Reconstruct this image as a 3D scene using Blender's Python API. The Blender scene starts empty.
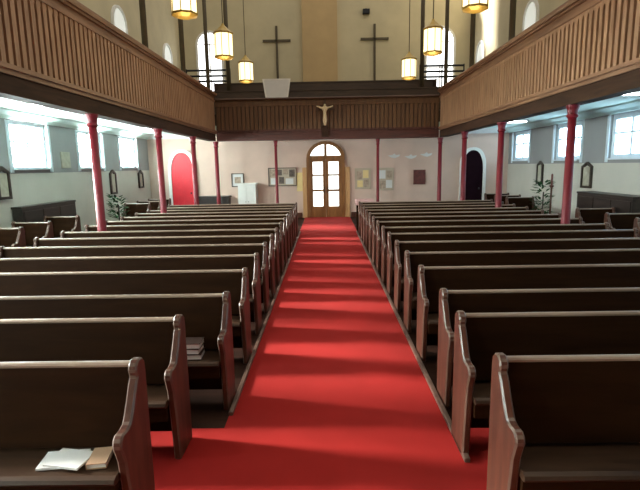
import bpy, bmesh, math, random
from mathutils import Vector, Matrix
random.seed(7)
PI = math.pi
SC = bpy.context.scene
COL = SC.collection

# ------------------------------------------------------------------ materials
def new_mat(name):
    m = bpy.data.materials.new(name); m.use_nodes = True
    nt = m.node_tree
    return m, nt, nt.nodes['Principled BSDF']

def plain(name, col, rough=.6, var=.12, scale=6.0, metal=0.0, spec=.5):
    m, nt, b = new_mat(name)
    n = nt.nodes.new('ShaderNodeTexNoise'); n.inputs['Scale'].default_value = scale
    n.inputs['Detail'].default_value = 4
    r = nt.nodes.new('ShaderNodeValToRGB')
    r.color_ramp.elements[0].position = .3; r.color_ramp.elements[1].position = .7
    r.color_ramp.elements[0].color = (*[c*(1-var) for c in col], 1)
    r.color_ramp.elements[1].color = (*[min(1, c*(1+var)) for c in col], 1)
    tc = nt.nodes.new('ShaderNodeTexCoord')
    nt.links.new(tc.outputs['Object'], n.inputs['Vector'])
    nt.links.new(n.outputs['Fac'], r.inputs['Fac'])
    nt.links.new(r.outputs['Color'], b.inputs['Base Color'])
    b.inputs['Roughness'].default_value = rough
    b.inputs['Metallic'].default_value = metal
    b.inputs['Specular IOR Level'].default_value = spec
    return m

def wood(name, dark, light, axis='x', rough=.4, scale=9.0, spec=.5):
    m, nt, b = new_mat(name)
    tc = nt.nodes.new('ShaderNodeTexCoord'); mp = nt.nodes.new('ShaderNodeMapping')
    s = {'x': (.12, 1, 1), 'y': (1, .12, 1), 'z': (1, 1, .12)}[axis]
    mp.inputs['Scale'].default_value = s
    n = nt.nodes.new('ShaderNodeTexNoise'); n.inputs['Scale'].default_value = scale
    n.inputs['Detail'].default_value = 6; n.inputs['Distortion'].default_value = 1.2
    r = nt.nodes.new('ShaderNodeValToRGB')
    r.color_ramp.elements[0].position = .3; r.color_ramp.elements[1].position = .72
    r.color_ramp.elements[0].color = (*dark, 1); r.color_ramp.elements[1].color = (*light, 1)
    bu = nt.nodes.new('ShaderNodeBump'); bu.inputs['Strength'].default_value = .12
    nt.links.new(tc.outputs['Object'], mp.inputs['Vector']); nt.links.new(mp.outputs['Vector'], n.inputs['Vector'])
    nt.links.new(n.outputs['Fac'], r.inputs['Fac']); nt.links.new(r.outputs['Color'], b.inputs['Base Color'])
    nt.links.new(n.outputs['Fac'], bu.inputs['Height']); nt.links.new(bu.outputs['Normal'], b.inputs['Normal'])
    b.inputs['Roughness'].default_value = rough; b.inputs['Specular IOR Level'].default_value = spec
    return m

def glow(name, col, strength):
    m, nt, b = new_mat(name)
    b.inputs['Base Color'].default_value = (*col, 1)
    n = nt.nodes.new('ShaderNodeTexNoise'); n.inputs['Scale'].default_value = 2.2
    r = nt.nodes.new('ShaderNodeValToRGB')
    r.color_ramp.elements[0].color = (*[c*.82 for c in col], 1); r.color_ramp.elements[1].color = (*col, 1)
    nt.links.new(n.outputs['Fac'], r.inputs['Fac']); nt.links.new(r.outputs['Color'], b.inputs['Emission Color'])
    b.inputs['Emission Strength'].default_value = strength
    b.inputs['Roughness'].default_value = .25
    return m

def clear_glow(name, col, strength, clear=.9):
    m, nt, b = new_mat(name)
    nt.nodes.remove(b)
    out = nt.nodes['Material Output']
    tr = nt.nodes.new('ShaderNodeBsdfTransparent'); tr.inputs['Color'].default_value = (clear, clear, clear, 1)
    em = nt.nodes.new('ShaderNodeEmission'); em.inputs['Strength'].default_value = strength
    n = nt.nodes.new('ShaderNodeTexNoise'); n.inputs['Scale'].default_value = 2.2
    r = nt.nodes.new('ShaderNodeValToRGB')
    r.color_ramp.elements[0].color = (*[c*.8 for c in col], 1); r.color_ramp.elements[1].color = (*col, 1)
    ad = nt.nodes.new('ShaderNodeAddShader')
    nt.links.new(n.outputs['Fac'], r.inputs['Fac']); nt.links.new(r.outputs['Color'], em.inputs['Color'])
    nt.links.new(tr.outputs[0], ad.inputs[0]); nt.links.new(em.outputs[0], ad.inputs[1]); nt.links.new(ad.outputs[0], out.inputs['Surface'])
    return m

M = {}
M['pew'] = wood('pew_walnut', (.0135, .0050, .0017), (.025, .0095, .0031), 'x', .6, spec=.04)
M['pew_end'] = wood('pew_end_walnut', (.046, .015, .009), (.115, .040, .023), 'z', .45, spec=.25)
M['pew_cap'] = wood('pew_rail_worn', (.20, .135, .095), (.34, .25, .19), 'x', .34)  # worn rail, lightened further for the highlight its top catches
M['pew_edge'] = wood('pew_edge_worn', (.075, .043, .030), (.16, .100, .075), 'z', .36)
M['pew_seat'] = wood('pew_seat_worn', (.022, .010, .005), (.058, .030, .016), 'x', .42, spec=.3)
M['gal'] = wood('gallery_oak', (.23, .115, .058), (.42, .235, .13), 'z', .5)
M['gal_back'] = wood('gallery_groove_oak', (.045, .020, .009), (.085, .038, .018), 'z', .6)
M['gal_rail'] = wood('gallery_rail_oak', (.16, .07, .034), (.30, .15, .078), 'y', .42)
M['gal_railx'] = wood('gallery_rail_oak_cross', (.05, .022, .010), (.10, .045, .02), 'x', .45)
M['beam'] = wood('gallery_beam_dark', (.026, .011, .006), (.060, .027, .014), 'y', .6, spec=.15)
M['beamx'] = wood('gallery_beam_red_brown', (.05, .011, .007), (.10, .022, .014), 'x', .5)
M['galx'] = wood('back_gallery_oak', (.085, .034, .012), (.155, .066, .022), 'z', .5)
M['tier'] = wood('gallery_bench_dark', (.035, .018, .010), (.075, .040, .022), 'x', .5)
M['floor'] = wood('floor_boards', (.018, .007, .004), (.040, .016, .009), 'x', .7, spec=.1)
M['red'] = plain('column_red_paint', (.17, .004, .013), .5, .08)
M['reddoor'] = plain('door_red_paint', (.60, .008, .02), .45, .06)
M['bronze'] = plain('bronze_green_iron', (.085, .064, .034), .6, .15)
M['iron'] = plain('black_iron', (.012, .012, .014), .45, .1, metal=.4)
M['cream'] = plain('upper_wall_plaster', (.56, .49, .325), .9, .07, 1.2)
M['pier'] = plain('pier_plaster_ochre', (.52, .37, .19), .9, .07, 1.2)  # ochre tan with the golden light on the pier mixed in
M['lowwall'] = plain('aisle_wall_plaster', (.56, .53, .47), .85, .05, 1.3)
M['uppwall'] = plain('aisle_wall_grey', (.28, .275, .275), .85, .05, 1.3)  # grey includes the backlit shade around the windows
M['pink'] = plain('entry_wall_plaster', (.62, .45, .37), .85, .09, 1.0)
M['soffit'] = plain('soffit_pale_green', (.62, .76, .70), .8, .04, 1.0)
M['white'] = plain('white_paint', (.78, .77, .73), .6, .04)
M['winframe'] = plain('window_frame_white', (.66, .74, .80), .5, .04)
M['doorwood'] = wood('entrance_door_oak', (.16, .062, .016), (.30, .125, .035), 'z', .4)
M['trimwood'] = wood('door_trim_honey', (.46, .24, .095), (.62, .36, .16), 'z', .45)
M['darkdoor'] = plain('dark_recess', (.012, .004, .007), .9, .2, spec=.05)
M['paper'] = plain('paper_white', (.66, .66, .65), .8, .03)
M['board'] = plain('noticeboard_tan', (.46, .38, .29), .85, .12, 3)
M['photo'] = plain('photo_print_dark', (.10, .075, .06), .5, .5, 14)
M['photo2'] = plain('photo_print_mid', (.36, .27, .20), .5, .35, 12)
M['frame'] = plain('picture_frame_dark', (.03, .018, .012), .4, .1)
M['plaster'] = plain('relief_plaster', (.42, .39, .31), .7, .12, 9)
M['yellow'] = plain('yellow_notice', (.74, .58, .27), .8, .05)
M['maroon'] = plain('maroon_print', (.12, .03, .025), .6, .3, 8)
M['ivory'] = plain('ivory_plaster', (.80, .66, .42), .5, .05)
M['leaf'] = plain('leaf_green', (.02, .06, .022), .8, .3, 10, spec=.1)
M['terracotta'] = plain('terracotta', (.30, .12, .06), .8, .1)
M['pinkcloth'] = plain('pink_cloth', (.60, .36, .34), .9, .05)
M['tanbook'] = plain('tan_book_cover', (.42, .27, .17), .6, .1)
M['redbook'] = plain('dark_red_book_cover', (.16, .02, .02), .55, .1)
M['darkbook'] = plain('dark_book_cover', (.035, .015, .010), .6, .1)
M['cab'] = wood('dark_cabinet_wood', (.014, .009, .008), (.035, .022, .018), 'y', .4)
M['lantern'] = glow('lantern_glass_lit', (1.0, .90, .54), 1.9)
M['daylight'] = clear_glow('window_glass_daylight', (.86, 1.0, .97), 32.0)
M['daylightB'] = glow('right_window_glass_daylight', (.58, .82, 1.0), 8.5)
M['highlight'] = glow('upper_window_glass_daylight', (.96, .99, 1.0), 3.0)
M['spotpane'] = glow('gallery_side_window_glass', (.80, .84, .80), .55)
M['doorglass'] = glow('door_glass_daylight', (.94, 1.0, .97), 2.2)
M['tube'] = glow('fluorescent_tube_lit', (.95, 1.0, 1.0), 20.0)

# red carpet with woven pile and a slightly uneven, walked-on nap
m, nt, b = new_mat('carpet_red')
tc = nt.nodes.new('ShaderNodeTexCoord')
n1 = nt.nodes.new('ShaderNodeTexNoise'); n1.inputs['Scale'].default_value = 1.3; n1.inputs['Detail'].default_value = 3
n2 = nt.nodes.new('ShaderNodeTexNoise'); n2.inputs['Scale'].default_value = 260
r = nt.nodes.new('ShaderNodeValToRGB')
r.color_ramp.elements[0].position = .35; r.color_ramp.elements[1].position = .7
r.color_ramp.elements[0].color = (.29, .013, .010, 1); r.color_ramp.elements[1].color = (.365, .017, .014, 1)
bu = nt.nodes.new('ShaderNodeBump'); bu.inputs['Strength'].default_value = .25; bu.inputs['Distance'].default_value = .01
nt.links.new(tc.outputs['Object'], n1.inputs['Vector']); nt.links.new(tc.outputs['Object'], n2.inputs['Vector'])
nt.links.new(n1.outputs['Fac'], r.inputs['Fac']); nt.links.new(r.outputs['Color'], b.inputs['Base Color'])
nt.links.new(n2.outputs['Fac'], bu.inputs['Height']); nt.links.new(bu.outputs['Normal'], b.inputs['Normal'])
b.inputs['Roughness'].default_value = .85; b.inputs['Specular IOR Level'].default_value = .08
b.inputs['Sheen Weight'].default_value = .05; b.inputs['Sheen Tint'].default_value = (1, .45, .45, 1)
M['carpet'] = m

# ------------------------------------------------------------------ mesh helpers
def box(bm, x0, x1, y0, y1, z0, z1):
    v = [bm.verts.new(p) for p in ((x0,y0,z0),(x1,y0,z0),(x1,y1,z0),(x0,y1,z0),(x0,y0,z1),(x1,y0,z1),(x1,y1,z1),(x0,y1,z1))]
    for f in ((0,3,2,1),(4,5,6,7),(0,1,5,4),(1,2,6,5),(2,3,7,6),(3,0,4,7)):
        bm.faces.new([v[i] for i in f])

def prism(bm, pts, vec):
    """closed polygon of 3D points, pushed along vec"""
    vec = Vector(vec)
    a = [bm.verts.new(p) for p in pts]; c = [bm.verts.new(Vector(p) + vec) for p in pts]
    k = len(pts)
    bm.faces.new(a[::-1]); bm.faces.new(c)
    for i in range(k):
        j = (i + 1) % k
        bm.faces.new([a[i], a[j], c[j], c[i]])

def ring(bm, outer, inner, vec, closed=True):
    vec = Vector(vec); k = len(outer)
    O = [bm.verts.new(p) for p in outer]; I = [bm.verts.new(p) for p in inner]
    O2 = [bm.verts.new(Vector(p)+vec) for p in outer]; I2 = [bm.verts.new(Vector(p)+vec) for p in inner]
    for i in range(k if closed else k-1):
        j = (i+1) % k
        bm.faces.new([O[i],O[j],I[j],I[i]]); bm.faces.new([O2[j],O2[i],I2[i],I2[j]])
        bm.faces.new([O[j],O[i],O2[i],O2[j]]); bm.faces.new([I[i],I[j],I2[j],I2[i]])
    if not closed:
        bm.faces.new([O[0],I[0],I2[0],O2[0]]); bm.faces.new([O[-1],O2[-1],I2[-1],I[-1]])

def lathe(bm, cx, cy, prof, n=20):
    rings = []
    for r_, z in prof:
        rings.append([bm.verts.new((cx + r_*math.cos(2*PI*i/n), cy + r_*math.sin(2*PI*i/n), z)) for i in range(n)])
    for a, c in zip(rings, rings[1:]):
        for i in range(n):
            j = (i+1) % n
            bm.faces.new([a[i], a[j], c[j], c[i]])
    bm.faces.new(rings[0][::-1]); bm.faces.new(rings[-1])

def rod(bm, p, q, r_, n=8):
    p, q = Vector(p), Vector(q); d = (q-p).normalized()
    u = d.orthogonal().normalized(); w = d.cross(u)
    a = [bm.verts.new(p + r_*(u*math.cos(2*PI*i/n) + w*math.sin(2*PI*i/n))) for i in range(n)]
    c = [bm.verts.new(q + r_*(u*math.cos(2*PI*i/n) + w*math.sin(2*PI*i/n))) for i in range(n)]
    for i in range(n):
        j = (i+1) % n
        bm.faces.new([a[i], a[j], c[j], c[i]])
    bm.faces.new(a[::-1]); bm.faces.new(c)

def obj(name, bm, mat, parent=None, loc=(0,0,0), bevel=0, smooth=False, edge=None):
    bmesh.ops.recalc_face_normals(bm, faces=bm.faces[:])
    me = bpy.data.meshes.new(name); bm.to_mesh(me); bm.free()
    o = bpy.data.objects.new(name, me); COL.objects.link(o)
    me.materials.append(M[mat] if isinstance(mat, str) else mat)
    if smooth:
        for p in me.polygons: p.use_smooth = True
    o.location = loc
    if parent is not None: o.parent = parent
    if bevel:
        mo = o.modifiers.new('bevel', 'BEVEL'); mo.width = bevel; mo.segments = 2; mo.limit_method = 'ANGLE'
        if edge: me.materials.append(M[edge]); mo.material = 1; mo.segments = 1
    return o

def B(*boxes):
    bm = bmesh.new()
    for b_ in boxes: box(bm, *b_)
    return bm

def tag(o, label=None, cat=None, group=None, kind=None):
    if label: o['label'] = label
    if cat: o['category'] = cat
    if group: o['group'] = group
    if kind: o['kind'] = kind
    return o

def thing(name, label, cat, loc=(0,0,0), group=None, kind=None):
    o = bpy.data.objects.new(name, None); COL.objects.link(o); o.location = loc
    o.empty_display_size = .2
    return tag(o, label, cat, group, kind)

def dup(root, loc, label=None):
    r_ = root.copy(); COL.objects.link(r_); r_.location = loc
    if label: r_['label'] = label
    for ch in list(root.children):
        c = ch.copy(); COL.objects.link(c); c.parent = r_
        for g in ch.children:
            d = g.copy(); COL.objects.link(d); d.parent = c
    return r_

ORD = ['first','second','third','fourth','fifth','sixth','seventh','eighth','ninth','tenth','eleventh','twelfth','thirteenth','fourteenth','fifteenth']
XL, XR = -6.85, 7.05          # inner faces of the side walls
GL, GR = -3.9, 4.1            # nave faces of the side galleries
YG, YD, YB = 17.7, 18.85, 24.0  # back gallery front, entrance wall, upper back wall
CX = .08

# ------------------------------------------------------------------ floor and carpet
tag(obj('floor', B((XL-.3, XR+.3, -3.8, YD+.3, -.12, 0)), 'floor'), 'dark boarded floor under the pews', 'floor', kind='structure')
bm = bmesh.new()
prism(bm, [(-.81,YD-.03,.001),(-.81,3.42,.001),(-1.7,3.42,.001),(-1.7,-3.4,.001),(1.6,-3.4,.001),(1.6,3.36,.001),(.95,3.4,.001),(.95,YD-.03,.001)], (0,0,.014))
tag(obj('carpet', bm, 'carpet'), 'long red carpet running down the centre aisle to the entrance doors', 'carpet')

for n_, x0, x1, y0, y1, lb in ((5, -.812, -.775, 3.6, 14.5, 'worn wooden kerb between carpet and left pews'), (6, .905, .945, 2.95, 14.4, 'worn wooden kerb between carpet and right pews')):
    tag(obj('trim_%d' % n_, B((x0, x1, y0, y1, .018, .05)), 'pew_edge', bevel=.006), lb, 'trim', kind='structure')

# ------------------------------------------------------------------ walls
def wall_x(name, xf, out, mat, y0, y1, z0, z1, holes, label):
    """wall at x = xf growing outward by out, with rectangular holes (ya, yb, za, zb)"""
    bm = bmesh.new(); a, c = sorted((xf, xf+out)); y = y0
    for ya, yb, za, zb in sorted(holes):
        if ya > y: box(bm, a, c, y, ya, z0, z1)
        if za > z0: box(bm, a, c, ya, yb, z0, za)
        if zb < z1: box(bm, a, c, ya, yb, zb, z1)
        y = yb
    if y < y1: box(bm, a, c, y, y1, z0, z1)
    return tag(obj(name, bm, mat), label, 'wall', kind='structure')

WY = [-1.0, 1.4, 3.8, 6.2, 8.6, 11.32, 14.25, 16.95]
WYR = [.15, 2.95, 5.7, 8.6, 11.45, 14.32, 17.7]
hl = [(y-(.72 if y > 10 else .98), y+(.72 if y > 10 else .98), 2.03, 3.10) for y in WY]  # unseen near left windows widened so the sun bands run unbroken
hr = [(y-.78, y+.78, 2.03, 3.12) for y in WYR[:6]] + [(16.95, 18.4, 2.05, 3.10)]
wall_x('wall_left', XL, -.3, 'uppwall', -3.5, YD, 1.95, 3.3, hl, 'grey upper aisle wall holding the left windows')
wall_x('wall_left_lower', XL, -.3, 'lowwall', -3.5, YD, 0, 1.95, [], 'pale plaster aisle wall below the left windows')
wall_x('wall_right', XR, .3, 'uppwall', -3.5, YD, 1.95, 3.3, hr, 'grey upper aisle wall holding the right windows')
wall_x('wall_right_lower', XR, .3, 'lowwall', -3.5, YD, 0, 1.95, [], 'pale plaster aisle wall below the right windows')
wall_x('wall_left_upper', XL, -.3, 'cream', -3.5, YB, 3.5, 16.5, [], 'olive cream wall above the left gallery')  # unseen top raised to keep stray sun off the right wall
wall_x('wall_right_upper', XR, .3, 'cream', -3.5, YB, 3.5, 11, [], 'olive cream wall above the right gallery')
tag(obj('wall_back_upper', B((XL-.3, XR+.3, YB, YB+.3, 3.3, 11)), 'cream'), 'olive cream wall above the back gallery with two crosses', 'wall', kind='structure')
tag(obj('wall_pier', B((-.98, .66, YB-.22, YB, 5.0, 11)), 'pier'), 'ochre pier between the two wall crosses', 'wall', kind='structure')
tag(obj('wall_back', B((XL-.3, XR+.3, YD, YD+.3, 0, 3.25)), 'pink'), 'pinkish plaster entrance wall below the back gallery', 'wall', kind='structure')

tag(obj('wall_front', B((XL-.3, XR+.3, -3.8, -3.5, 0, 11)), 'cream'), 'olive cream wall behind the viewpoint', 'wall', kind='structure')  # added behind the camera to cut fill light on the pew backs
# soffits of the galleries
tag(obj('ceiling_left', B((XL-.3, GL-.12, -3.5, YB, 3.3, 3.5)), 'soffit'), 'pale green soffit under the left gallery', 'ceiling', kind='structure')
tag(obj('ceiling_right', B((GR+.12, XR+.3, -3.5, YB, 3.3, 3.5)), 'soffit'), 'pale green soffit under the right gallery', 'ceiling', kind='structure')
tag(obj('ceiling_back', B((GL-.12, GR+.12, YG+.12, YB, 3.25, 3.5)), 'soffit'), 'soffit under the back gallery above the doors', 'ceiling', kind='structure')
def cornice(name, xf, s, label):
    bm = bmesh.new()
    prism(bm, [(xf,-3.5,3.3),(xf+s*.26,-3.5,3.3),(xf+s*.24,-3.5,3.26),(xf+s*.10,-3.5,3.19),(xf+s*.05,-3.5,3.13),(xf,-3.5,3.12)], (0,YD+3.5,0))
    tag(obj(name, bm, 'soffit'), label, 'trim', kind='structure')
cornice('trim_1', XL, 1, 'pale green cornice along the top of the left aisle wall')
cornice('trim_2', XR, -1, 'pale green cornice along the top of the right aisle wall')
for k, (a, c, lb) in enumerate(((XL, GL-.35, 'white cornice above the red arched door'), (GR+.35, XR, 'white cornice above the dark arched doorway'))):
    bm = bmesh.new(); prism(bm, [(a,YD,3.3),(a,YD-.16,3.3),(a,YD-.10,3.2),(a,YD-.04,3.14),(a,YD,3.12)], (c-a,0,0))
    tag(obj('trim_%d' % (3+k), bm, 'white'), lb, 'trim', kind='structure')
tag(obj('baseboard_back', B((XL, -.92, YD-.03, YD, 0, .2), (1.0, XR, YD-.03, YD, 0, .2)), 'pew_end'), 'dark baseboard along the entrance wall', 'baseboard', kind='structure')
tag(obj('baseboard_left', B((XL, XL+.03, -3.5, YD-.03, 0, .2)), 'pew_end'), 'dark baseboard along the left wall', 'baseboard', kind='structure')
tag(obj('baseboard_right', B((XR-.03, XR, -3.5, YD-.03, 0, .2)), 'pew_end'), 'dark baseboard along the right wall', 'baseboard', kind='structure')

# ------------------------------------------------------------------ windows of the aisles
def aisle_window(n, xf, s, ya, yb, za, zb, pane, label):
    """s = +1 when the room lies towards +x"""
    t = thing('window_%d' % n, label, 'window', (xf, (ya+yb)/2, za), kind='structure')
    w, h = (yb-ya)/2, zb-za
    X = lambda a, c: tuple(sorted((s*a, s*c)))
    bx = bmesh.new()
    d0, d1 = X(-.16, -.06)
    f = .08 if s > 0 else .13
    for q in ((-w,-w+f,0,h),(w-f,w,0,h),(-w+f,w-f,0,f),(-w+f,w-f,h-f,h),(-.035,.035,f,h-f),(-w+f,-.035,h*.56,h*.56+.045),(.035,w-f,h*.56,h*.56+.045)):
        box(bx, d0, d1, *q)
    obj('window_frame', bx, 'winframe', t)
    e0, e1 = X(-.14, -.115)
    obj('pane', B((e0, e1, -w+f, w-f, f, h-f)), pane, t)
    g0, g1 = X(-.06, .07)
    obj('window_sill', B((g0, g1, -w-.0, w+.0, .0, .035)), 'winframe', t)
    a0, a1 = X(0, .025)
    ar = bmesh.new()
    for q in ((-w-.1,-w,-.06,h+.0),(w,w+.1,-.06,h+.0)):
        box(ar, a0, a1, *q)
    obj('architrave', ar, 'winframe', t)
for k, (q, lb) in enumerate(zip(hl, ['broad white window behind the viewpoint in the left wall','broad white window beside the viewpoint in the left wall','bright white window nearest the viewpoint in the left wall','bright white window second along the left wall','bright white window third along the left wall',
        'large bright window at the left edge above the grey wall','bright window half hidden by the nearest left column','bright window in the left wall nearest the red door'])):
    aisle_window(1+k, XL, 1, *q, 'daylight', lb)
for k, (q, lb) in enumerate(zip(hr, ['pale blue window beside the viewpoint in the right wall','pale blue window nearest the viewpoint in the right wall','pale blue window second along the right wall','pale blue window third along the right wall',
        'large pale blue window at the right edge','pale blue window half hidden by the nearest right column','pale blue window in the right wall nearest the dark doorway'])):
    aisle_window(11+k, XR, -1, *q, 'daylightB', lb)

# upper windows: arched in the back wall, short ones in the side walls
def arc(cx, zc, r_, n=12, a0=0, a1=PI):
    return [(cx + r_*math.cos(a0+(a1-a0)*i/n), zc + r_*math.sin(a0+(a1-a0)*i/n)) for i in range(n+1)]
def arched_window(n, x0, x1, z0, z1, y, label):
    t = thing('window_%d' % n, label, 'window', ((x0+x1)/2, y, z0), kind='structure')
    w = (x1-x0)/2; sp = z1-z0-w
    inn = [(w,0)] + arc(0, sp, w) + [(-w,0)]
    out = [(w+.1,-.1)] + arc(0, sp, w+.1) + [(-w-.1,-.1)]
    bm = bmesh.new(); ring(bm, [(a,-.1,c) for a,c in out], [(a,-.1,c) for a,c in inn], (0,.1,0)); obj('window_frame', bm, 'white', t)
    bm = bmesh.new(); prism(bm, [(a,-.035,c) for a,c in inn], (0,.03,0)); obj('pane', bm, 'highlight', t)
    bm = B((-.025,.025,-.07,-.035,0,z1-z0), (-w,w,-.07,-.035,.9,.94), (-w,w,-.07,-.035,sp,sp+.04)); obj('glazing_bars', bm, 'white', t)
arched_window(21, -5.95, -4.85, 5.6, 8.3, YB, 'tall round arched window left of the wall crosses')
arched_window(22, 4.9, 6.15, 5.6, 8.3, YB, 'tall round arched window right of the wall crosses')
def side_window(n, xf, s, y, label):
    t = thing('window_%d' % n, label, 'window', (xf, y, 5.9), kind='structure')
    w = .5; P = lambda q: [(s*.02, a, c) for a, c in q]
    inn = [(w,0),(w,.9)] + arc(0,.9,w,8)[1:-1] + [(-w,.9),(-w,0)]
    out = [(w+.09,-.09),(w+.09,.9)] + arc(0,.9,w+.09,8)[1:-1] + [(-w-.09,.9),(-w-.09,-.09)]
    bm = bmesh.new(); ring(bm, [(0,a,c) for a,c in out], [(0,a,c) for a,c in inn], (s*.08,0,0)); obj('window_frame', bm, 'white', t)
    bm = bmesh.new(); prism(bm, [(s*.005,a,c) for a,c in inn], (s*.03,0,0)); obj('pane', bm, 'spotpane', t)
side_window(23, XL, 1, 17.0, 'small arched window above the left gallery rail, nearer one')
side_window(24, XL, 1, 22.0, 'small arched window above the left gallery rail, farther one')
side_window(25, XR, -1, 17.3, 'small arched window above the right gallery rail, nearer one')
side_window(26, XR, -1, 22.6, 'small arched window above the right gallery rail, farther one')

# ------------------------------------------------------------------ doors in the entrance wall
d = thing('door_1', 'oak double entrance door with glazed panels and arched fanlight', 'door', (CX-.06, YD, 0), kind='structure')
W_, SP, TOP = .60, 2.28, 2.82
def half_ell(w, h, zc, n=14, a0=0, a1=PI): return [(w*math.cos(a0+(a1-a0)*i/n), zc + h*math.sin(a0+(a1-a0)*i/n)) for i in range(n+1)]
bm = bmesh.new()
inn = [(W_,0)] + half_ell(W_, TOP-SP, SP) + [(-W_,0)]
out = [(W_+.14,0)] + half_ell(W_+.14, TOP-SP+.12, SP) + [(-W_-.14,0)]
ring(bm, [(a,-.12,c) for a,c in out], [(a,-.12,c) for a,c in inn], (0,.12,0), closed=False)
obj('door_frame', bm, 'doorwood', d)
obj('casing', B((-.90,-.745,-.09,0,0,1.95), (.745,.93,-.09,0,0,1.95)), 'trimwood', d)
obj('transom', B((-W_,W_,-.1,0,SP-.02,SP+.11)), 'doorwood', d)
bm = bmesh.new()
prism(bm, [(a,-.04,c) for a,c in half_ell(W_, TOP-SP, SP)], (0,.03,0)); fl = obj('fanlight', bm, 'doorglass', d)
bm = B((-.05,.05,-.08,-.04,SP+.1,TOP)); obj('fanlight_bar', bm, 'doorwood', fl)
for s in (-1, 1):
    a, c = sorted((s*.012, s*W_))
    px0, px1 = sorted((s*.11, s*.50))
    bm = B((a,px0,-.08,-.02,.02,SP-.02), (px1,c,-.08,-.02,.02,SP-.02), (px0,px1,-.08,-.02,.02,.44), (px0,px1,-.08,-.02,2.16,SP-.02),
           (px0,px1,-.08,-.02,1.02,1.10), (px0,px1,-.08,-.02,1.62,1.68), (px0+.05,px1-.05,-.095,-.08,.10,.38))
    lf = obj('door_leaf', bm, 'doorwood', d)
    obj('glass', B((px0,px1,-.06,-.04,.44,2.16)), 'doorglass', lf)
    bm = bmesh.new(); rod(bm, (s*.055,-.12,.95), (s*.055,-.12,1.2), .012); rod(bm, (s*.055,-.12,.98), (s*.055,-.08,.98), .009); rod(bm, (s*.055,-.12,1.17), (s*.055,-.08,1.17), .009)
    obj('door_handle', bm, 'iron', lf)

def pointed(w, zs, zt, n=8):
    pts = [(w,0),(w,zs)]
    for i in range(1, n+1):
        u = i/n; pts.append((w*math.cos(u*PI/2)**.85 if i < n else 0, zs+(zt-zs)*math.sin(u*PI/2)**.9))
    return pts + [(-a,c) for a,c in pts[:-1]][::-1]
def arched_door(n, x0, x1, zs, zt, leaf, fr, label, open_=False):
    t = thing('door_%d' % n, label, 'door', ((x0+x1)/2, YD, 0), kind='structure')
    w = (x1-x0)/2; inn = pointed(w, zs, zt); out = [(a*(1+.11/w), c+(.11 if c > zs else 0)) for a,c in inn]
    bm = bmesh.new(); ring(bm, [(a,-.1,c) for a,c in out], [(a,-.1,c) for a,c in inn], (0,.1,0), closed=False); obj('door_frame', bm, fr, t)
    bm = bmesh.new(); prism(bm, [(a,-.05,c) for a,c in inn], (0,.045,0)); lf = obj('door_leaf', bm, leaf, t)
    bm = bmesh.new()
    for q in (-.5, 0, .5): box(bm, q*w-.006, q*w+.006, -.055, -.049, .1, zs)
    box(bm, -w+.05, w-.05, -.06, -.049, .35, .43); box(bm, -w+.05, w-.05, -.06, -.049, 1.55, 1.63)
    obj('ledges', bm, leaf, lf)
    bm = bmesh.new(); lathe(bm, w-.14, -.085, [(.012,1.0),(.03,1.02),(.03,1.06),(.012,1.08)], 10); obj('door_handle', bm, 'iron', lf)
arched_door(2, -5.98, -5.10, 1.75, 2.6, 'reddoor', 'white', 'bright red pointed arch door under the left gallery')
arched_door(3, 5.30, 6.08, 1.75, 2.5, 'darkdoor', 'white', 'dark pointed arch doorway under the right gallery')

# ------------------------------------------------------------------ galleries
def side_gallery(x, s, label):
    """s = +1: nave lies at +x of the face"""
    t = thing('gallery_balustrade', label, 'balustrade', (x, 0, 0))
    X = lambda a, c: tuple(sorted((s*a, s*c)))
    y0, y1 = -3.45, YG-.15
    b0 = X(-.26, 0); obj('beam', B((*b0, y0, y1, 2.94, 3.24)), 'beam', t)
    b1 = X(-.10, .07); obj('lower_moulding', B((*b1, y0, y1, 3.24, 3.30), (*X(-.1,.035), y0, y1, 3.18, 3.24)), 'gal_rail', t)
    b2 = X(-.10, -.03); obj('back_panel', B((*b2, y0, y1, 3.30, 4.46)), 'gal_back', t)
    bm = bmesh.new(); y = y0+.05
    while y < y1-.1:
        a, c = X(-.03, .028); w = .088
        box(bm, a, c, y, y+w, 3.30, 4.30)
        # small arched heads joining the battens
        xx = min(a, c)
        prism(bm, [(xx, y+w, 4.18), (xx, y+w, 4.30), (xx, y+.145, 4.30), (xx, y+.145, 4.18), (xx, y+.135, 4.225), (xx, y+w/2+.0725, 4.25), (xx, y+w+.01, 4.225)], (abs(c-a)*.7,0,0))
        y += .145
    obj('battens', bm, 'gal', t)
    obj('frieze', B((*X(-.10,.045), y0, y1, 4.30, 4.36), (*X(-.10,.01), y0, y1, 4.36, 4.50), (*X(-.10,.06), y0, y1, 4.46, 4.50)), 'gal_rail', t)
    bm = bmesh.new()
    a, c = -.14*s, .10*s
    prism(bm, [(a,y0,4.50),(c,y0,4.50),(c*1.15,y0,4.54),(c*1.15,y0,4.58),(c*.6,y0,4.62),(a*.6,y0,4.62),(a*1.1,y0,4.58),(a*1.1,y0,4.54)], (0,y1-y0,0))
    obj('handrail', bm, 'gal_rail', t)
    return t
side_gallery(GL, 1, 'left gallery front of vertical brown battens above red columns')
side_gallery(GR, -1, 'right gallery front of vertical brown battens above red columns')
t = thing('gallery_balustrade', 'darker back gallery front above the entrance doors', 'balustrade', (0, YG, 0))
a, c = GL+.002, GR-.002
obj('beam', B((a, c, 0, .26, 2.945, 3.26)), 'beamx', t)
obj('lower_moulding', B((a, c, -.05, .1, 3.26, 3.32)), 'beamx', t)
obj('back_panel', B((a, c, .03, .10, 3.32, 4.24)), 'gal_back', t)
bm = bmesh.new(); x = a+.05
while x < c-.12:
    box(bm, x, x+.115, -.01, .03, 3.32, 4.18); x += .15
obj('battens', bm, 'galx', t)
obj('frieze', B((a, c, -.03, .1, 4.14, 4.34)), 'galx', t)
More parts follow.
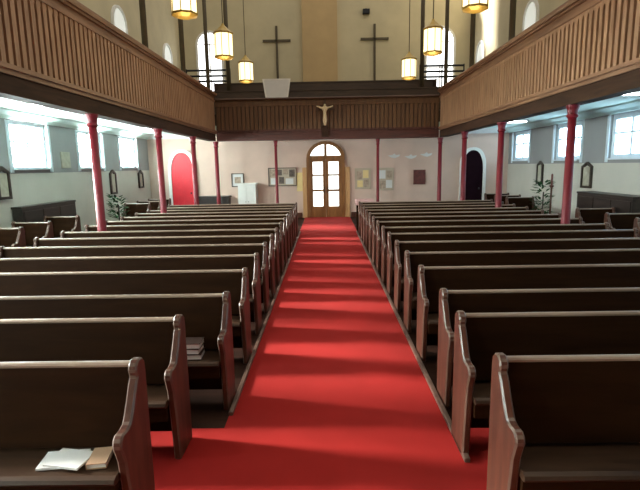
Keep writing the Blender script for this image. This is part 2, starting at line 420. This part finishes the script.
bm = bmesh.new(); prism(bm, [(a,-.1,4.34),(a,-.12,4.38),(a,-.1,4.42),(a,.12,4.42),(a,.14,4.38),(a,.12,4.34)], (c-a,0,0)); obj('handrail', bm, 'gal_railx', t)

# raked benches in the back gallery
bench = None
for k, (y, z, lb) in enumerate(((18.85, 4.55, 'lowest dark bench behind the back gallery rail'), (20.05, 5.05, 'middle dark bench behind the back gallery rail'), (21.3, 5.55, 'topmost dark bench behind the back gallery rail'))):
    t = thing('gallery_bench', lb, 'bench', (0, y, z), 'raked benches in the back gallery')
    a, c = -4.6, 4.7
    obj('backrest', B((a, c, 0, .04, -.62, -.03)), 'tier', t)
    obj('top_rail', B((a, c, -.03, .06, -.05, 0)), 'tier', t)
    obj('seat', B((a, c, -.42, 0, -.55, -.51)), 'tier', t)
    for e in (a, c-.05): obj('end_panel', B((e, e+.05, -.45, .06, -1.0, -.05)), 'tier', t)
    tag(obj('floor_tier', B((-6.8, 7.0, y-.75, YB if k == 2 else y+.45, 3.5, z-1.0)), 'tier'), 'boarded step under the %s back gallery bench' % ('lowest','middle','topmost')[k], 'step', kind='structure')

# low iron guard rails in front of the arched windows
for x0, x1, lb in ((-6.0, -4.1, 'black iron guard rail before the left arched window'), (4.2, 6.1, 'black iron guard rail before the right arched window')):
    t = thing('guard_rail', lb, 'railing', (x0, 21.9, 4.55), 'iron guard rails of the back gallery')
    bm = bmesh.new()
    for z in (1.20, 1.42, 1.66): rod(bm, (0,0,z), (x1-x0,0,z), .044)
    obj('rails', bm, 'iron', t)
    for q in (0, (x1-x0)/2, x1-x0):
        bm = bmesh.new(); rod(bm, (q,0,0), (q,0,1.72), .03); obj('post', bm, 'iron', t)

# ------------------------------------------------------------------ columns
COLY = [8.4, 11.7, 14.75, 17.83]
def column(x, y, label, r_=.076, mat='red'):
    t = thing('iron_column', label, 'column', (x, y, 0), 'red iron columns under the galleries', 'thing')
    bm = bmesh.new(); lathe(bm, 0, 0, [(r_*1.02,.22),(r_,.5),(r_*.9,2.72)]); obj('shaft', bm, mat, t, smooth=True)
    bm = bmesh.new(); lathe(bm, 0, 0, [(.115,0),(.115,.12),(.10,.16),(.09,.22)]); obj('base', bm, mat, t)
    bm = bmesh.new(); lathe(bm, 0, 0, [(r_*.9,2.72),(r_*1.25,2.75),(r_*1.0,2.79),(r_*1.15,2.86),(r_*1.4,2.91),(r_*1.4,2.94)]); obj('capital', bm, mat, t)
NM = ['nearest', 'second', 'third', 'farthest']
for k, y in enumerate(COLY):
    column(GL-.07, y, 'slim dark red iron column, %s in the left row' % NM[k])
    column(GR+.09, y, 'slim dark red iron column, %s in the right row' % NM[k])
column(-1.79, YG+.13, 'slim red column before the notice board left of the doors', .055)
column(1.93, YG+.13, 'slim red column before the notice boards right of the doors', .055)
def upper_col(x, y, label):
    t = thing('gallery_post', label, 'post', (x, y, 3.5), 'dark posts above the galleries', 'thing')
    bm = bmesh.new(); lathe(bm, 0, 0, [(.07,.1),(.066,7.5)], 14); obj('shaft', bm, 'bronze', t, smooth=True)
    bm = bmesh.new(); lathe(bm, 0, 0, [(.11,0),(.11,.06),(.07,.1)], 14); obj('base', bm, 'bronze', t)
for k, y in enumerate(COLY):
    upper_col(GL-.23, y, 'dark slim post rising behind left gallery rail, %s of four' % NM[k])
    upper_col(GR+.23, y, 'dark slim post rising behind right gallery rail, %s of four' % NM[k])
for s, x, lb in ((-1, -3.95, 'dark slim post in back gallery beside the left arched window'), (1, 4.05, 'dark slim post in back gallery beside the right arched window')):
    t = thing('gallery_post', lb, 'post', (x, 20.71, 4.55), 'dark posts above the galleries', 'thing')
    bm = bmesh.new(); lathe(bm, 0, 0, [(.085,.1),(.085,7)], 14); obj('shaft', bm, 'bronze', t, smooth=True)
    bm = bmesh.new(); lathe(bm, 0, 0, [(.12,0),(.12,.06),(.085,.1)], 14); obj('base', bm, 'bronze', t)

# ------------------------------------------------------------------ pews
def prof_pts():
    """end panel outline (y, z): front is -y"""
    return [(.03,0),(.03,.88),(.022,.94),(-.008,.967),(-.05,.975),(-.088,.955),(-.10,.92),(-.088,.885),(-.115,.85),(-.155,.78),(-.19,.725),(-.22,.69),
            (-.26,.682),(-.31,.685),(-.34,.665),(-.35,.63),(-.333,.59),(-.31,.53),(-.285,.35),(-.262,.10),(-.255,0)]
def make_pew(L, s):
    """built from the aisle end (x=0) along s*x"""
    X = lambda a, c: tuple(sorted((s*a, s*c)))
    t = thing('pew', 'dark wooden pew', 'pew', (0,0,0))
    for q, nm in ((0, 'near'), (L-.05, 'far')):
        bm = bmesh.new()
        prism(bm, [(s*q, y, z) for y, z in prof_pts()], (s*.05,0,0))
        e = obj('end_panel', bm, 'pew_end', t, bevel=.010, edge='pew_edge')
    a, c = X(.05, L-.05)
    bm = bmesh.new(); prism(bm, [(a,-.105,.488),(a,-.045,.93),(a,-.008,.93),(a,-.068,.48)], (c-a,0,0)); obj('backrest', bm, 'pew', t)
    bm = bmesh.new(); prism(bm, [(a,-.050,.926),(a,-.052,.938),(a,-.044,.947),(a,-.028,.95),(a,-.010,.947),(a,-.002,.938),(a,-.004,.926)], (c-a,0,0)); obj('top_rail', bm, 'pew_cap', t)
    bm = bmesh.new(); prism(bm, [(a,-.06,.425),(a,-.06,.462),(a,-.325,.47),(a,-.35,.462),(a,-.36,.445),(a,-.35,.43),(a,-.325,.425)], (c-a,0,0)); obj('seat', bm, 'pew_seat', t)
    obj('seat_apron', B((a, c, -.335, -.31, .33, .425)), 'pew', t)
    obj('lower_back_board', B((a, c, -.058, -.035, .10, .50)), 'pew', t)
    for u in (.5,):
        x0, x1 = sorted((s*(L*u-.02), s*(L*u+.02))); obj('support', B((x0, x1, -.31, -.06, .0, .425)), 'pew', t)
    return t
YS = [2.5, 3.27, 3.96, 4.92, 5.78, 6.62, 7.45, 8.22, 9.08, 9.88, 10.68, 11.50, 12.30, 13.10, 13.95]
LX, RX = -.825, .955
pl = make_pew(3.75, -1); pr = make_pew(3.85, 1)
for k, y in enumerate(YS):
    kn = 'last' if k == 14 else ORD[k]
    ll = 'dark wooden pew left of the red aisle, %s row from the viewer' % kn
    lr = 'dark wooden pew right of the red aisle, %s row from the viewer' % kn
    if k == 0:
        ll = 'front dark wooden pew left of the red aisle with leaflets on its seat'
        lr = 'front dark wooden pew right of the red aisle with an empty seat'
    zf = .017 if k < 2 else 0
    xl = -1.02 if k < 2 else LX
    xr = .905 if k < 2 else RX
    if k == 0: pl.location = (xl,y,zf); pr.location = (xr,y,zf); pl['label'] = ll; pr['label'] = lr; pl['group'] = 'pews left of the aisle'; pr['group'] = 'pews right of the aisle'
    else: dup(pl, (xl,y,zf), ll); dup(pr, (xr,y,zf), lr)
# short pews in the side aisles
sl = make_pew(.80, -1); sr = make_pew(.84, 1)
SY = [7.95, 8.95, 9.9, 11.05]
for k, y in enumerate(SY):
    o1, o2 = (sl, sr) if k == 0 else (dup(sl, (0,0,0)), dup(sr, (0,0,0)))
    o1.location = (-5.72, y, 0); o2.location = (5.68, y-.1, 0)
    o1['label'] = 'short dark pew against the left wall, %s from the viewer' % ORD[k]; o2['label'] = 'short dark pew against the right wall, %s from the viewer' % ORD[k]
    o1['group'] = 'short pews by the left wall'; o2['group'] = 'short pews by the right wall'
for k, y in enumerate((14.9, 15.9, 16.9)):
    o1 = dup(sl, (-5.45, y, 0), 'short dark pew by the left wall near the red door, %s from it' % ('third','second','nearest')[k])
    o2 = dup(sr, (5.55, y, 0), 'short dark pew by the right wall near the dark doorway, %s from it' % ('third','second','nearest')[k])
    o1['group'] = 'short pews near the red door'; o2['group'] = 'short pews near the dark doorway'

# long dark cabinets along the side walls
for x0, x1, y0, y1, s, lb in ((-6.82, -6.60, 10.35, 12.6, 1, 'long dark cabinet against the left wall behind the short pews'), (6.60, 7.02, 10.4, 12.7, -1, 'long dark cabinet against the right wall below a framed relief')):
    t = thing('cabinet', lb, 'cabinet', ((x0+x1)/2, (y0+y1)/2, 0))
    w, l = (x1-x0)/2, (y1-y0)/2
    obj('body', B((-w, w, -l, l, 0, 1.18)), 'cab', t)
    obj('cabinet_top', B((-w-.01, w+.01, -l-.03, l+.03, 1.18, 1.23)), 'cab', t, bevel=.008)
    for k in range(3):
        ya = -l + .05 + k*(2*l-.1)/3; yb = ya + (2*l-.1)/3 - .03
        e0, e1 = sorted((s*w, s*(w+.02)))
        dd = obj('cabinet_door', B((e0, e1, ya, yb, .1, 1.12)), 'cab', t)
        q0, q1 = sorted((s*(w+.02), s*(w+.045))); obj('knob', B((q0, q1, yb-.1, yb-.07, .68, .71)), 'bronze', dd)

# ------------------------------------------------------------------ books and leaflets
def leaflet(x, y, z, rot, label, w=.20, l=.15):
    bm = bmesh.new(); box(bm, -w/2, w/2, -l/2, l/2, 0, .012)
    o = obj('leaflet', bm, 'paper', None, (x,y,z)); o.rotation_euler = (0,0,rot); tag(o, label, 'leaflet', 'leaflets on the front left pew')
leaflet(-1.40, 2.30, .490, .12, 'white leaflet lying flat on the front left pew seat, left one', .22, .15)
leaflet(-1.36, 2.285, .503, -.18, 'white leaflet stacked on the first leaflet on the front left pew')
def book(x, y, z, rot, cover, label, group=None, w=.13, l=.19, h=.03):
    t = thing('hymn_book', label, 'book', (x,y,z), group); t.rotation_euler = (0,0,rot)
    obj('cover', B((-w/2,w/2,-l/2,l/2,0,.004), (-w/2,w/2,-l/2,l/2,h-.004,h), (-w/2,-w/2+.004,-l/2,l/2,.004,h-.004)), cover, t)
    obj('pages', B((-w/2+.004,w/2-.005,-l/2+.005,l/2-.005,.004,h-.004)), 'paper', t)
book(-1.205, 2.298, .490, .15, 'tanbook', 'tan covered hymn book beside the white leaflets on the pew', w=.10, l=.15)
for bz, bx, nm, rt in ((.471, -1.10, 'bottom', .04), (.517, -1.112, 'middle', -.05), (.563, -1.104, 'top', .02)):
    book(bx, 3.74, bz, rt, 'darkbook', '%s one of three dark hymn books stacked on the third left pew' % nm, 'hymn books on the third left pew', w=.15, l=.16, h=.045)

# ------------------------------------------------------------------ lanterns
LANT = [7.75, 10.65, 13.55]
def lantern(x, y, zb, label):
    t = thing('pendant_lantern', label, 'lantern', (x, y, zb), 'hanging lanterns over the nave')
    n = 8; r_ = .19
    bm = bmesh.new(); lathe(bm, 0, 0, [(r_,.06),(r_,.50)], n); obj('glass_shade', bm, 'lantern', t)
    bm = bmesh.new(); lathe(bm, 0, 0, [(r_*.55,0),(r_*1.05,.03),(r_*1.08,.06)], n); obj('bottom_ring', bm, 'lanternbrass', t)
    bm = bmesh.new(); lathe(bm, 0, 0, [(r_*1.1,.50),(r_*1.15,.53),(r_*.7,.59),(r_*.2,.68),(.02,.72)], n); obj('lantern_cap', bm, 'lanternbrass', t)
    bm = bmesh.new()
    for i in range(n):
        a = 2*PI*i/n; rod(bm, (r_*1.02*math.cos(a), r_*1.02*math.sin(a), .05), (r_*1.02*math.cos(a), r_*1.02*math.sin(a), .51), .008, 5)
    obj('ribs', bm, 'lanternbrass', t)
    bm = bmesh.new(); rod(bm, (0,0,.70), (0,0,11-zb), .011, 6); obj('hanging_rod', bm, 'bronze', t)
    l = bpy.data.lights.new('lantern_bulb', 'POINT'); l.energy = 14; l.color = (1,.78,.42); l.shadow_soft_size = .2
    lo = bpy.data.objects.new('lantern_bulb', l); COL.objects.link(lo); lo.location = (x, y, zb-.28)
M['lanternbrass'] = plain('lantern_brass', (.45, .30, .07), .4, .1, metal=.5)
for k, y in enumerate(LANT):
    nm = ('largest and nearest', 'middle', 'smallest and farthest')[k]
    lantern(-2.1, y, 4.26, 'glowing yellow pendant lantern, %s on the left' % nm)
    lantern(2.3, y, 4.26, 'glowing yellow pendant lantern, %s on the right' % nm)

# ceiling tubes under the galleries
k = 0
for x, sd in ((-5.5, 'left'), (5.9, 'right')):
    for y, nm in ((3.6, 'nearest'), (9.4, 'middle'), (15.2, 'farthest')):
        t = thing('ceiling_light', 'lit ceiling tube under the %s gallery, %s of three' % (sd, nm), 'ceiling light', (x, y, 3.3), 'tubes under the galleries')
        obj('fitting', B((-.30, .30, -.08, .08, -.05, 0)), 'white', t)
        bm = bmesh.new(); rod(bm, (-.28,-.04,-.07), (.28,-.04,-.07), .02); rod(bm, (-.28,.04,-.07), (.28,.04,-.07), .02); obj('tube', bm, 'tube', t)

# ------------------------------------------------------------------ crosses and crucifix
for x, lb in ((-2.2, 'slim dark cross on the upper wall left of the pier'), (2.43, 'slim dark cross on the upper wall right of the pier')):
    bm = B((-.05,.05,-.08,0,-1.9,.66), (-.66,.66,-.08,0,-.05,.05))
    tag(obj('wall_cross', bm, 'bronze', None, (x, YB, 7.88)), lb, 'cross', 'crosses on the upper back wall')
tag(obj('wall_speaker', B((-.16,.16,-.18,0,-.11,.11), (-.05,.05,-.05,0,.11,.16)), 'iron', None, (2.03, YB, 9.08), bevel=.02), 'small dark speaker high on the wall above the right cross', 'speaker')

t = thing('crucifix', 'cream crucifix on the back gallery front above the doors', 'crucifix', (.02, YG-.115, 3.3))
obj('cross', B((-.05,.05,-.03,.02,.05,1.10), (-.36,.36,-.03,.02,.72,.82)), 'gal_back', t)
obj('bracket', B((-.14,.14,-.07,.03,-.30,.10), (-.10,.10,-.05,.03,.10,.16)), 'beam', t, bevel=.01)
me = bpy.data.meshes.new('figure')
V = [(0,-.09,.50),(0,-.08,.66),(0,-.085,.80),(0,-.10,.88),(.01,-.125,.95),(.12,-.08,.80),(.24,-.07,.84),(.35,-.06,.88),(-.12,-.08,.80),(-.24,-.07,.84),(-.35,-.06,.88),(.045,-.11,.34),(.02,-.10,.12),(-.045,-.11,.34),(-.02,-.10,.12)]
E_ = [(0,1),(1,2),(2,3),(3,4),(2,5),(5,6),(6,7),(2,8),(8,9),(9,10),(0,11),(11,12),(0,13),(13,14)]
RR = [.07,.065,.085,.032,.058,.038,.03,.024,.038,.03,.024,.046,.03,.046,.03]
me.from_pydata(V, E_, []); me.update()
fo = bpy.data.objects.new('figure', me); COL.objects.link(fo); me.materials.append(M['ivory'])
mo = fo.modifiers.new('skin', 'SKIN')
for i, r_ in enumerate(RR): me.skin_vertices[0].data[i].radius = (r_, r_)
me.skin_vertices[0].data[0].use_root = True
fo.modifiers.new('sub', 'SUBSURF').render_levels = 2
fo.parent = t; t.scale = (.86,.9,.9); fo['label'] = 'cream carved figure with outstretched arms'

# white board standing behind the gallery rail
t = thing('projector_board', 'white board standing on the back gallery rail left of centre', 'board', (-1.68, YG-.02, 4.42))
bm = bmesh.new(); prism(bm, [(-.36,0,0),(.36,0,0),(.46,.05,.62),(-.46,.05,.62)], (0,.03,0)); obj('panel', bm, 'paper', t)
bm = bmesh.new(); ring(bm, [(-.40,-.005,-.0),(.40,-.005,-.0),(.50,.045,.66),(-.50,.045,.66)], [(-.35,-.005,.03),(.35,-.005,.03),(.45,.045,.61),(-.45,.045,.61)], (0,.045,0)); obj('board_frame', bm, 'white', t)

# ------------------------------------------------------------------ pictures and notices
def relief(x, s, y, z, label, w=.42, h=.58):
    t = thing('framed_relief', label, 'picture', (x, y, z), 'framed reliefs along the side walls')
    bm = bmesh.new(); ring(bm, [(0,-w/2,-h/2),(0,w/2,-h/2),(0,w/2,h/2),(0,0,h/2+.12),(0,-w/2,h/2)], [(0,-w/2+.06,-h/2+.06),(0,w/2-.06,-h/2+.06),(0,w/2-.06,h/2-.03),(0,0,h/2+.04),(0,-w/2+.06,h/2-.03)], (s*.06,0,0)); obj('picture_frame', bm, 'frame', t)
    obj('relief_panel', B((*sorted((s*.004, s*.03)), -w/2+.05, w/2-.05, -h/2+.05, h/2-.02)), 'plaster', t)
relief(XL, 1, 10.17, 1.70, 'framed relief at the left edge below the large window')
relief(XL, 1, 15.5, 1.55, 'framed relief on the left wall between the two farther windows', .42, .66)
relief(XL, 1, 17.85, 1.58, 'framed relief on the left wall nearest the red door', .42, .54)
relief(XR, -1, 15.95, 1.60, 'framed relief on the right wall nearest the dark doorway', .42, .64)
relief(XR, -1, 13.1, 1.58, 'framed relief on the right wall above the long cabinet', .5, .58)
tag(obj('wall_plaque', B((0, .03, -.22, .22, -.21, .21)), 'plaster', None, (XL, 12.78, 2.27), bevel=.01), 'grey stone plaque between the first two left windows', 'plaque')

def notice(name, x0, x1, z0, z1, label, cat, papers, back='board', fr='frame', group=None):
    t = thing(name, label, cat, ((x0+x1)/2, YD, (z0+z1)/2), group)
    w, h = (x1-x0)/2, (z1-z0)/2
    obj('backing', B((-w, w, -.03, -.001, -h, h)), back, t)
    bm = bmesh.new(); ring(bm, [(-w-.03,-.045,-h-.03),(w+.03,-.045,-h-.03),(w+.03,-.045,h+.03),(-w-.03,-.045,h+.03)], [(-w,-.045,-h),(w,-.045,-h),(w,-.045,h),(-w,-.045,h)], (0,.043,0)); obj('board_frame', bm, fr, t)
    for a, c, wa, ha, mt in papers:
        obj('paper', B((a, a+wa, -.034, -.03, c, c+ha)), mt, t)
notice('notice_board', -2.18, -1.14, 1.28, 1.93, 'notice board pinned with dark photographs left of the entrance doors', 'notice board',
       [(-.48,.02,.22,.26,'photo2'),(-.22,.06,.2,.22,'photo'),(.02,.1,.2,.2,'photo2'),(.26,.0,.22,.28,'photo'),(-.46,-.28,.26,.24,'paper'),(-.14,-.26,.2,.26,'photo'),(.12,-.28,.3,.22,'paper')])
notice('notice_board', 1.18, 1.74, 1.12, 1.86, 'tan notice board between the entrance doors and the slim column', 'notice board',
       [(-.24,-.02,.2,.3,'photo2'),(.0,.02,.22,.3,'yellow'),(-.22,-.33,.22,.26,'yellow'),(.04,-.32,.18,.28,'photo2')], fr='board')
notice('notice_board', 2.05, 2.62, 1.05, 1.86, 'pale notice board right of the slim column by the doors', 'notice board',
       [(-.24,.02,.24,.32,'paper'),(.04,.02,.2,.3,'photo2'),(-.22,-.36,.22,.3,'photo2'),(.02,-.34,.24,.3,'paper')], fr='board')
notice('framed_picture', -3.62, -3.20, 1.28, 1.74, 'small black framed picture on the wall above the white cabinet', 'picture', [(-.12,-.12,.24,.24,'photo2')], back='paper')
notice('framed_picture', 3.45, 3.85, 1.26, 1.76, 'dark maroon framed picture right of the notice boards', 'picture', [(-.15,-.2,.3,.4,'maroon')], back='maroon', fr='maroon')
tag(obj('wall_notice', B((-.11,.11,-.02,-.001,-.36,.36)), 'yellow', None, (-1.0, YD, 1.4)), 'narrow pale yellow notice beside the left door trim', 'notice')
for x, z, lb in ((2.66, 2.33, 'white paper cutout high on the right wall, nearest the doors'), (3.3, 2.29, 'white paper cutout high on the right wall, middle one'), (3.9, 2.36, 'white paper cutout high on the right wall, farthest from the doors')):
    bm = bmesh.new(); prism(bm, [(-.24,-.012,.02),(-.08,-.012,-.06),(.04,-.012,-.08),(.2,-.012,-.02),(.24,-.012,.06),(.08,-.012,.03),(.02,-.012,.10),(-.06,-.012,.04)], (0,.011,0))
    tag(obj('hanging_paper_cutout', bm, 'paper', None, (x, YD, z)), lb, 'decoration', 'white paper cutouts on the entrance wall')  # cutouts are fixed flat to the entrance wall

# white cabinet, low chest, stand near the doors
t = thing('tall_cabinet', 'white cabinet against the entrance wall left of the notice board', 'cabinet', (-2.98, 18.50, 0))
obj('body', B((-.34,.34,-.22,.27,.06,1.36)), 'white', t); obj('plinth', B((-.32,.32,-.2,.25,0,.06)), 'frame', t); obj('cabinet_top', B((-.37,.37,-.25,.28,1.36,1.40)), 'white', t, bevel=.006)
for s in (-1, 1):
    a, c = sorted((s*.01, s*.33)); dd = obj('cabinet_door', B((a, c, -.24, -.22, .1, 1.33)), 'white', t)
    bm = bmesh.new(); rod(bm, (s*.05,-.26,.7), (s*.05,-.24,.7), .015); obj('knob', bm, 'iron', dd)
t = thing('chest', 'low dark chest against the entrance wall left of the white cabinet', 'chest', (-4.3, 18.5, 0))
obj('body', B((-.6,.6,-.25,.25,0,.86)), 'cab', t); obj('lid', B((-.63,.63,-.28,.27,.86,.93)), 'cab', t, bevel=.01)
t = thing('side_table', 'small table with a pink cloth behind the last right pew', 'table', (1.2, 14.9, 0))
obj('tabletop', B((-.26,.26,-.2,.2,.92,.95)), 'pew', t); obj('cloth', B((-.27,.27,-.21,.21,.95,.965), (-.27,.27,-.215,-.21,.80,.95), (-.275,-.27,-.21,.21,.80,.95)), 'pinkcloth', t)
for a in (-.22, .22):
    for c in (-.16, .16): obj('leg', B((a-.02,a+.02,c-.02,c+.02,0,.92)), 'pew', t)

# potted plants beside the side aisles
def plant(x, y, h, label):
    t = thing('potted_plant', label, 'plant', (x, y, 0))
    bm = bmesh.new(); lathe(bm, 0, 0, [(.12,0),(.16,.28),(.18,.28),(.18,.33),(.15,.33)], 16); obj('pot', bm, 'terracotta', t)
    bm = bmesh.new(); rod(bm, (0,0,.3), (.02,0,h*.8), .018); obj('stem', bm, 'frame', t)
    bm = bmesh.new(); rng = random.Random(int(h*100))
    for i in range(170):
        z = .55 + (h-.6)*rng.random(); a = rng.random()*2*PI; q = .05+.17*rng.random()*(1.15-z/h*.6)
        p = Vector((q*math.cos(a), q*math.sin(a), z)); dr = Vector((math.cos(a), math.sin(a), rng.uniform(-.3,.8))).normalized()*.16
        sd = Vector((-math.sin(a), math.cos(a), rng.uniform(-.4,.4)))*.035
        v = [bm.verts.new(u) for u in (p, p+dr*.5+sd, p+dr, p+dr*.5-sd)]; bm.faces.new(v)
    obj('foliage', bm, 'leaf', t)
plant(-5.2, 11.95, 1.42, 'leafy potted plant in the left side aisle beside the column')
plant(5.2, 11.6, 1.62, 'tall leafy potted plant in the right side aisle beside the column')
t = thing('candle_stand', 'tall slim candle stand beside the plant in the right aisle', 'candle stand', (5.1, 10.95, 0))
bm = bmesh.new(); lathe(bm, 0, 0, [(.14,0),(.14,.03),(.04,.07),(.022,.12),(.02,1.42),(.05,1.46),(.05,1.48)], 14); obj('stand', bm, 'pew_end', t)
bm = bmesh.new(); lathe(bm, 0, 0, [(.022,1.48),(.022,1.72),(.006,1.74)], 10); obj('candle', bm, 'maroon', t)

# ------------------------------------------------------------------ light
w = bpy.data.worlds.new('World'); SC.world = w; w.use_nodes = True
bg = w.node_tree.nodes['Background']; bg.inputs['Color'].default_value = (1.0, .95, .86, 1); bg.inputs['Strength'].default_value = .95
sun = bpy.data.lights.new('sun', 'SUN'); sun.energy = 24; sun.angle = math.radians(7); sun.color = (1, .95, .88)
so = bpy.data.objects.new('sun', sun); COL.objects.link(so)
el, az = math.radians(20), math.radians(11)
dirv = Vector((math.cos(el)*math.cos(az), -math.cos(el)*math.sin(az), -math.sin(el)))
so.rotation_euler = dirv.to_track_quat('-Z', 'Y').to_euler(); so.location = (-14, 7, 5)

# ------------------------------------------------------------------ camera
cam = bpy.data.cameras.new('camera'); co = bpy.data.objects.new('camera', cam); COL.objects.link(co)
cam.sensor_fit = 'HORIZONTAL'; cam.sensor_width = 36; cam.lens = 480/640*36; cam.clip_start = .05; cam.clip_end = 200
R_ = Matrix.Rotation(math.radians(.76), 4, 'Z') @ Matrix.Rotation(PI/2 - math.atan(79/480), 4, 'X') @ Matrix.Rotation(math.radians(-1.0), 4, 'Z')
co.matrix_world = Matrix.Translation((0,0,2.0)) @ R_
SC.camera = co
SC.view_settings.view_transform = 'Standard'; SC.view_settings.look = 'None'
SC.view_settings.exposure = 0; SC.view_settings.gamma = 1
SC.view_settings.use_curve_mapping = False
SC.cycles.max_bounces = 6
